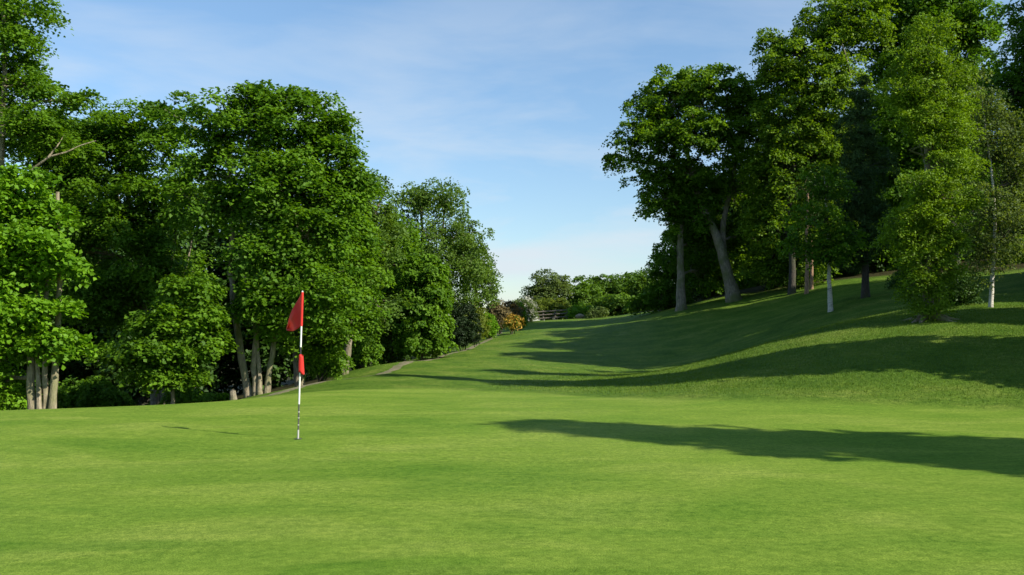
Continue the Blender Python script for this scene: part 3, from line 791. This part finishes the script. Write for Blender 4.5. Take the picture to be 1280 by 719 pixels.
tree('larch_tree', 'bright green larch with feathery tiers down to the ground, roots showing at its foot', 'tree', 1162, 28.2,
     [([(1162,404),(1160,340),(1160,240),(1158,140),(1160,45)], 0.16, 0.03)],
     [(1163,42,22,22,0),(1150,75,34,16,0),(1180,92,26,14,0),(1138,112,36,14,0),(1176,128,40,14,.2),(1150,150,44,14,0),(1186,166,26,12,-.2),(1136,186,34,15,0),(1172,204,46,15,.1),(1140,228,46,14,-.2),(1182,246,38,13,0),(1158,284,28,16,0),(1150,268,42,15,0),(1134,294,32,12,.2),(1182,300,28,12,0),(1152,322,28,14,-.1),(1176,336,20,10,0),(1156,352,28,14,0),(1160,374,22,14,-.1),(1162,386,15,8,-.2),(1160,200,20,110,0)],
     mat='larch', bark='bark', seed=84, flare=0.6, roots=8, fol=dict(spacing=0.50, clump=0.40, sprays=7, per=20, leaf=0.10, spray=0.25, aspect=0.45, up=0.75, out_w=0.4, jit=0.6, flat=0.5, droop=0.7, holes=0.18))
tree('oak_tree', 'tall dark tree behind the larch, its crown running out of the top of the photo', 'tree', 1190, 64,
     [([(1192,362),(1190,280),(1188,180),(1186,60)], 0.4, 0.12)],
     [(1150,20,50,34,0),(1205,25,40,36,0),(1205,85,34,40,0),(1120,60,44,40,1),(1190,160,42,44,1),(1210,140,22,30,0),(1130,140,46,46,1),(1200,235,40,44,1),(1130,230,46,46,2),(1185,300,40,34,1),(1110,300,40,34,2),(1150,-20,60,30,0)],
     mat='sycamore', bark='darkbark', seed=85, group=G_HILL, fol=dict(BEE, holes=0.06))
tree('ash_tree', 'airy tree at the right edge, dark crown cut off by the frame', 'tree', 1300, 44,
     [([(1302,352),(1300,250),(1290,120),(1285,-20)], 0.22, 0.06)],
     [(1275,40,26,36,0),(1262,110,24,34,0),(1290,80,34,50,.5),(1285,160,28,30,.5),(1310,130,40,60,1),(1280,5,30,26,0),(1240,120,14,30,1)],
     mat='sycamore', bark='darkbark', seed=86, group=G_HILL, fol=dict(BEE, spacing=0.9, clump=0.6, leaf=0.15, holes=0.3))
tree('silver_birch_tree', 'slender silver birch with thin grey-green foliage near the right edge', 'tree', 1240, 31.5,
     [([(1238,388),(1241,340),(1244,280),(1240,215),(1232,160),(1226,110)], 0.075, 0.012)],
     [(1228,130,20,34,0),(1246,175,30,34,0),(1222,205,26,34,0),(1262,225,28,40,0),(1232,260,34,36,0),(1268,290,26,36,0),(1225,315,22,26,.2),(1262,160,14,26,0)],
     mat='thin', bark='birchbark', seed=87, brbark='darkbark', fol=dict(spacing=0.62, clump=0.46, sprays=6, per=20, leaf=0.085, spray=0.28, holes=0.22, jit=0.8, hang=0.35, flat=0.9))
tree('silver_birch_tree', 'young silver birch with a short white trunk in front of the dark hillside wood', 'tree', 1037, 44,
     [([(1038,380),(1037,350),(1036,320),(1034,270),(1030,220)], 0.12, 0.03)],
     [(1032,235,28,30,-.4),(1020,280,34,28,-.4),(1050,298,28,20,-.5),(1008,308,26,18,0),(1032,318,26,14,-.6)],
     mat='sycamore', bark='birchbark', seed=88, brbark='darkbark', fol=dict(spacing=0.75, clump=0.5, sprays=6, per=14, leaf=0.13, spray=0.3, holes=0.15))
for i, (px, Y_) in enumerate([(1008, 60), (1014, 61.5)]):
    tree('scots_pine_tree', ['reddish pine trunk, left one of the pair behind the young silver birch', 'reddish pine trunk, right one of the pair behind the young silver birch'][i], 'tree', px, Y_,
         [([(px, 366), (px + 1, 340), (px, 300), (px + 2, 240)], 0.13, 0.07)], [(px - 4 + 8*i, 235, 26, 26, 2), (px + 2, 275, 24, 16, 2)],
         mat='pine', bark='redbark', seed=90 + i, group='pair of reddish pine trunks', fol=dict(spacing=0.9, clump=0.6, sprays=6, per=16, leaf=0.16, spray=0.3, aspect=0.3))
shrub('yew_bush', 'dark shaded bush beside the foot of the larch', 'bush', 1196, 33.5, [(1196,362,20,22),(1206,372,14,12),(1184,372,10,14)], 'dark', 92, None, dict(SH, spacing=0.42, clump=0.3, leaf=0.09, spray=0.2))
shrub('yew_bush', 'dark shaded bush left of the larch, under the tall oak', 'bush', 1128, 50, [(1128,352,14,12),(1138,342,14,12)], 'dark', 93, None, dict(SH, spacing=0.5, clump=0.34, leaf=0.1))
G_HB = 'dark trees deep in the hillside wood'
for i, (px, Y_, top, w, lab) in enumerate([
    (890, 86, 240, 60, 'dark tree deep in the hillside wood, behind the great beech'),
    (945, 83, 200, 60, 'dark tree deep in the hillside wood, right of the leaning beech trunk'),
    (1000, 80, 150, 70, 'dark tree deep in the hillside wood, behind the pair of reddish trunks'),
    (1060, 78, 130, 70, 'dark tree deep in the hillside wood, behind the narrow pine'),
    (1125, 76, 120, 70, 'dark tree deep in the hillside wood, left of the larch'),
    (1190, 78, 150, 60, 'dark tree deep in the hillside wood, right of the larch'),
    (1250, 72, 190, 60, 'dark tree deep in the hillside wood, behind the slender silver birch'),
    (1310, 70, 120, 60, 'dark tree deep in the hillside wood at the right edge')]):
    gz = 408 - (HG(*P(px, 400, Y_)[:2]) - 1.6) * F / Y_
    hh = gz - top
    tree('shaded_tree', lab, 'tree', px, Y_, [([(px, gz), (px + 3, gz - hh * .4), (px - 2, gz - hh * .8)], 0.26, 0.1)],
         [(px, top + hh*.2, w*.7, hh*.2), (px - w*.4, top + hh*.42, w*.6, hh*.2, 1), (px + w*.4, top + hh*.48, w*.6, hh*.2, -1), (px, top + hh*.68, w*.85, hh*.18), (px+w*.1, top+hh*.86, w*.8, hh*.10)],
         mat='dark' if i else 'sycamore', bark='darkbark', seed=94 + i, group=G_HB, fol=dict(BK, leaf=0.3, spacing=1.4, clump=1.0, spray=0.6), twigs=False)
UND = dict(spacing=0.75, clump=0.5, sprays=6, per=12, leaf=0.16, spray=0.3)
for i, (px, Y_, w, h_, lab) in enumerate([
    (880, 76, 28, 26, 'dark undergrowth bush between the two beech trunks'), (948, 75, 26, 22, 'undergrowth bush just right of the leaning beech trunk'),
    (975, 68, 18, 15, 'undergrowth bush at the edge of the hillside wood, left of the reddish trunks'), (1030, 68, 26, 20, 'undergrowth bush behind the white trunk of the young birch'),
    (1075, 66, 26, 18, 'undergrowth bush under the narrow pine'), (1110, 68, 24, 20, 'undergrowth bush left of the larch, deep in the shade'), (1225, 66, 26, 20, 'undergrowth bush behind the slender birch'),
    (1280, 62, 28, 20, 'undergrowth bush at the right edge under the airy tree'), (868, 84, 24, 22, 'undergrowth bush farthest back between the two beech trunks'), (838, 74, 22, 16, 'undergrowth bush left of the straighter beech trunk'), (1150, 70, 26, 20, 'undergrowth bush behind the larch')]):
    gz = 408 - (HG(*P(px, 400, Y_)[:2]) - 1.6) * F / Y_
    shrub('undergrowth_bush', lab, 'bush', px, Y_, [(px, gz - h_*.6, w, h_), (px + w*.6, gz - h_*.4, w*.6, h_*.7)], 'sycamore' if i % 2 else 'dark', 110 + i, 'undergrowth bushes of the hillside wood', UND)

# ------------------------------------------------------------------ trees beside the green, out to the right, that throw the long shadows
G_OFF = 'trees standing beside the green out to the right'
def side_tree(label, x, y, h, w, seed, mat='sycamore', low=0.25, fol=None, rnd=0):
    base = np.array([x, y, HG(x, y)])
    root = thing('broadleaf_tree', label, 'tree', base, G_OFF)
    rng = np.random.RandomState(seed)
    T = Tubes(); q = curve(base - [0, 0, .1], base + [0, 0, h * .85], rng, 10, 0.01)
    T.add(q, np.linspace(0.24, 0.05, 10), 10, 0.03, rng); T.build('trunk', M['bark'], root, base)
    bl = []
    zs = np.linspace(low + 0.12, 0.90, 5)
    for i, zf in enumerate(zs):
        ww = w * ([1.0, 0.95, 0.80, 0.58, 0.32], [0.85, 1.0, 1.05, 1.08, 0.98])[rnd][i]
        a = rng.rand() * 6.28
        bl.append((base + [math.cos(a) * w * .08, math.sin(a) * w * .08, h * zf], np.array([ww, ww, h * (0.9 - low) / 6.0])))
    kw = dict(spacing=0.9, clump=0.55, sprays=7, per=13, leaf=0.24, spray=0.4, holes=0.0); kw.update(fol or {})
    v, f, t, *_ = foliage(bl, seed + 1, **kw)
    mesh_obj('crown', v - base, f, M[mat], root, tint=t)
for i, a in enumerate(SIDE := [
    ('conical broadleaf tree standing level with the near half of the green', 16.5, 6.0, 12.2, 2.3, 0.03, 0),
    ('tall tree standing where the slope begins right of the green', 16.6, 19.4, 15.4, 2.3, 0.03, 0),
    ('small tree on the slope between the two tall ones', 22.4, 24.4, 8.5, 2.0, 0.1, 1),
    ('broad tree high on the slope right of the slender birch', 26.9, 32.4, 16.5, 3.4, 0.05, 1),
    ('big tree near the top of the slope', 30.8, 39.2, 18.3, 4.2, 0.05, 1),
    ('big tree at the top of the slope', 34.0, 46.0, 18.0, 5.0, 0.10, 1),
    ]):
    side_tree(*a[:5], 130 + i, low=a[5], rnd=a[6])

# ------------------------------------------------------------------ the flagstick
def plain(name, col, rough=0.5, spec=0.5):
    m, nt, b = newmat(name)
    tc = N(nt, 'TexCoord'); n = N(nt, 'TexNoise', Scale=9.0, Detail=4.0)
    nt.links.new(tc.outputs['Object'], n.inputs['Vector'])
    rp = ramp(nt, [(0.3, tuple(c * 0.82 for c in col)), (0.65, col)], n.outputs[0])
    nt.links.new(rp.outputs[0], b.inputs['Base Color'])
    b.inputs['Roughness'].default_value = rough; b.inputs['Specular IOR Level'].default_value = spec
    return m
white_p = plain('white_paint', (0.80, 0.79, 0.74), 0.4)
black_p = plain('black_paint', (0.03, 0.03, 0.03), 0.4)
dull_p = plain('chipped_paint', (0.07, 0.07, 0.06), 0.6)
metal_p = plain('ferrule', (0.45, 0.44, 0.40), 0.35)
cloth, nt, b = newmat('red_cloth')
b.inputs['Base Color'].default_value = (0.74, 0.028, 0.018, 1); b.inputs['Roughness'].default_value = 0.7; b.inputs['Sheen Weight'].default_value = 0.2
tr = N(nt, 'BsdfTranslucent'); tr.inputs['Color'].default_value = (0.75, 0.03, 0.02, 1)
mx = N(nt, 'MixShader'); mx.inputs['Fac'].default_value = 0.35
nt.links.new(b.outputs[0], mx.inputs[1]); nt.links.new(tr.outputs[0], mx.inputs[2]); nt.links.new(mx.outputs[0], nt.nodes['Material Output'].inputs['Surface'])

fb = P(372.5, 549, 12.9); fb[2] = HG(fb[0], fb[1])
top = P(378, 364, 12.95)
flagstick = thing('golf_flagstick', 'black and white golf flagstick with a red flag standing in the hole on the green', 'flagstick', fb)
ax = top - fb; L_ = np.linalg.norm(ax); ax /= L_
def at(t): return ax * (L_ * t)
def seg(name, t0, t1, r0, r1, mat, sides=14):
    T = Tubes(); n = 6
    q = np.array([at(t) for t in np.linspace(t0, t1, n)]); T.add(q, np.linspace(r0, r1, n), sides)
    o = T.build(name, mat, flagstick)
    return o
# y in the photo: 549 foot, 538 ferrule top, 505 mottled, 468 white, 457.. dark, 404 white, 364 top
seg('ferrule', -0.03, 0.062, 0.013, 0.013, metal_p)
seg('mottled_band', 0.06, 0.235, 0.0105, 0.0105, dull_p)
seg('white_band', 0.234, 0.445, 0.0118, 0.0118, white_p)
seg('black_band', 0.444, 0.620, 0.0110, 0.0110, black_p)
seg('white_band', 0.619, 0.985, 0.0118, 0.0112, white_p)
T = Tubes(); T.add(np.array([at(0.985), at(0.992), at(1.0), at(1.004)]), [0.011, 0.016, 0.013, 0.002], 12); T.build('finial', metal_p, flagstick)
# chips of white left on the mottled band
rng = np.random.RandomState(3)
for k in range(3):
    T = Tubes(); t0 = 0.085 + 0.045 * k + rng.uniform(0, 0.012); T.add(np.array([at(t0), at(t0 + 0.007)]), 0.0115, 12)
    T.build('paint_chip', metal_p, flagstick)
# the flag hangs limp to the left, folded: red pennant sheet with thickness
def cloth_sheet(name, outline_fn, nu, nv, parent, amp, seed, thick=0.002):
    rng = np.random.RandomState(seed)
    V = []; Fc = []
    for i in range(nu):
        u = i / (nu - 1)
        for j in range(nv):
            w = j / (nv - 1)
            V.append(outline_fn(u, w))
    for i in range(nu - 1):
        for j in range(nv - 1):
            a = i * nv + j; Fc.append((a, a + 1, a + nv + 1, a + nv))
    o = mesh_obj(name, np.array(V), np.array(Fc), cloth, parent, smooth=True)
    so_ = o.modifiers.new('s', 'SOLIDIFY'); so_.thickness = thick; so_.offset = 0
    return o
sc_ = 12.9 / F
hoist_hi, hoist_lo = 0.995, 0.765
def flag_fn(u, w):
    # u: 0 at the pole .. 1 at the fly; w: 0 top edge .. 1 bottom edge
    t = hoist_hi - (hoist_hi - hoist_lo) * w
    p = at(t).copy()
    tip_dx, tip_dz = -26 * sc_, -47 * sc_        # the fly's tip in metres from the pole's top
    topc = at(hoist_hi); botc = at(hoist_lo)
    A = topc + (np.array([tip_dx, 0, tip_dz]) - 0) * u ** 1.0
    A[2] += 0.05 * math.sin(u * math.pi)         # upper edge bellies out a little
    B_ = botc + (topc + np.array([tip_dx + 0.03, 0, tip_dz - 0.02]) - botc) * u
    B_[2] -= 0.035 * math.sin(u * math.pi)
    q = A + (B_ - A) * w
    q[1] += 0.055 * math.sin(u * 7.5 + w * 2.2) * u ** 0.6 + 0.02 * math.sin(w * 9 + u * 3) * u + 0.22 * u
    q[0] += 0.012 * math.sin(w * 8) * u
    return q
cloth_sheet('flag', flag_fn, 26, 16, flagstick, 0, 1)
T = Tubes(); T.add(np.array([at(t) for t in np.linspace(0.762, 0.992, 8)]), 0.0185, 12); T.build('flag_sleeve', cloth, flagstick)
# small red marker flag tied half way up, blown round the pole
def low_fn(u, w):
    t0 = 0.565 - 0.115 * w
    ang = -2.4 + u * 4.2
    rr = 0.020 + 0.045 * (u ** 1.5) * (0.4 + w)
    p = at(t0).copy()
    p += np.array([math.cos(ang) * rr + 0.02 * u, math.sin(ang) * rr * 0.7 - 0.02, -0.035 * u * (0.3 + w) + 0.012 * math.sin(u * 9)])
    return p
cloth_sheet('marker_flag', low_fn, 22, 10, flagstick, 0, 2)
T = Tubes(); T.add(np.array([at(0.45), at(0.5), at(0.57)]), [0.017, 0.019, 0.017], 12); T.build('marker_sleeve', cloth, flagstick)
# the hole
T = Tubes()
cup = [(0.0, 0.054), (0.004, 0.055), (0.0045, 0.051), (-0.03, 0.050)]
T.add(np.array([[0, 0, c[0]] for c in cup]), [c[1] for c in cup], 24)
hole = T.build('golf_hole', black_p, None); hole.location = fb + np.array([0, 0, 0.002])
tag(hole, 'dark cup of the golf hole at the foot of the flagstick', 'golf hole')

# ------------------------------------------------------------------ rail fence at the far end
wood_m = bark_mat('weathered_rail', (0.06, 0.05, 0.04), (0.20, 0.17, 0.13))
fa, fe = P(664, 400, 90), P(709, 400, 90)
fence = thing('rail_fence', 'low dark wooden rail fence at the far end of the grass', 'fence', [fa[0], fa[1], HG(fa[0], fa[1])])
f0 = np.array(fence.location)
n_post = 4
for i in range(n_post):
    x = fa[0] + (fe[0] - fa[0]) * i / (n_post - 1); y = 90.0; zg = HG(x, y)
    T = Tubes(); T.add(np.array([[x, y, zg - .1], [x, y, zg + .6], [x, y, zg + 1.15]]), [0.09, 0.085, 0.075], 8); T.build('post', wood_m, fence, f0)
for hgt in (0.35, 0.68, 1.0):
    T = Tubes(); q = [[x, 89.9, HG(x, 90) + hgt] for x in np.linspace(fa[0] - .1, fe[0] + .1, 7)]
    T.add(np.array(q), 0.065, 6, 0.05, rng); T.build('rail', wood_m, fence, f0)
stone_m = plain('pale_stone', (0.26, 0.21, 0.14), 0.9, 0.2)
for k, (px, Y_, r, lab) in enumerate([(725, 88, 0.34, 'pale stony block at the end of the rail fence')]):
    b0 = P(px, 400, Y_); b0[2] = HG(b0[0], b0[1])
    import bmesh
    bm = bmesh.new(); bmesh.ops.create_icosphere(bm, subdivisions=3, radius=1)
    vv = np.array([v.co for v in bm.verts]); dn = noise3(vv * 2.2, 9)
    for v, d in zip(bm.verts, dn): v.co = Vector((v.co.x * r * 1.25 * (1 + .12 * d), v.co.y * r * (1 + .12 * d), max(-0.1, (v.co.z * .6 + .45)) * r * 1.4 * (1 + .1 * d)))
    me = bpy.data.meshes.new('boulder'); bm.to_mesh(me); me.materials.append(stone_m)
    o = bpy.data.objects.new('boulder', me); COL.objects.link(o); o.location = b0; tag(o, lab, 'boulder')

# ------------------------------------------------------------------ grass blades: the fringe at the photographer's feet and the semi-rough
def blades(name, label, x, y, hgt, wid, mat, seed, lean=0.4):
    rng = np.random.RandomState(seed)
    n = len(x)
    zz = np.empty(n)
    # height by bilinear lookup on the finished sheet
    ix = np.clip(np.searchsorted(gx, x) - 1, 0, nx - 2); iy = np.clip(np.searchsorted(gy, y) - 1, 0, ny - 2)
    Z = z.reshape(ny, nx)
    u = (x - gx[ix]) / (gx[ix + 1] - gx[ix]); w = (y - gy[iy]) / (gy[iy + 1] - gy[iy])
    zz = (Z[iy, ix] * (1 - u) + Z[iy, ix + 1] * u) * (1 - w) + (Z[iy + 1, ix] * (1 - u) + Z[iy + 1, ix + 1] * u) * w
    base = np.column_stack([x, y, zz - 0.003])
    h = hgt * rng.uniform(0.5, 1.3, n)
    a = rng.rand(n) * 6.283; side = np.column_stack([np.cos(a), np.sin(a), np.zeros(n)]) * wid
    d = np.column_stack([rng.normal(size=(n, 2)) * lean, np.ones(n)]); d = unit(d)
    tip = base + d * h[:, None]
    V = np.stack([base - side, base + side, tip], 1).reshape(-1, 3)
    Fc = np.arange(3 * n).reshape(n, 3)
    tn = np.clip(0.5 + 0.25 * noise3(base * 1.2, seed) + rng.normal(0, .2, n), 0, 1)
    o = mesh_obj(name, V, Fc, mat, None, tint=tn)
    tag(o, label, 'grass', kind='stuff')
    return o
M['blade'] = leaf_mat('grass_blade', (0.060, 0.130, 0.009), (0.135, 0.205, 0.022), 0.25, spec=0.15)
rng = np.random.RandomState(77)
n = 90000
y = rng.uniform(4.6, 6.75, n); x = rng.uniform(-4.6, 4.6, n)
edge = 6.05 + 0.10 * np.sin(x * 1.3 + 1) + 0.05 * np.sin(x * 3.1)
p = np.clip((edge - y) / 0.35, 0, 1) ** 1.5
keep = (rng.rand(n) < p) & (np.abs(x) < 0.62 * y)
blades('fringe_grass', 'slightly longer grass at the near edge of the green', x[keep], y[keep], 0.014, 0.0020, M['blade'], 78)
n = 380000
y = rng.uniform(16, 40, n); x = rng.uniform(-3, 24, n)
ge2 = green_edge(np.column_stack([x, y]))
keep = (ge2 > 0.25) & (np.abs(x) < 0.60 * y) & (rng.rand(n) < np.clip((ge2 - 0.2) / 2.5, 0, 1) * np.clip((40 - y) / 14, 0, 1) * np.clip((x + 1) / 6, 0, 1))
blades('semi_rough_grass', 'tufted semi-rough grass on the slope right of the green', x[keep], y[keep], 0.050, 0.007, M['blade'], 79, 0.5)
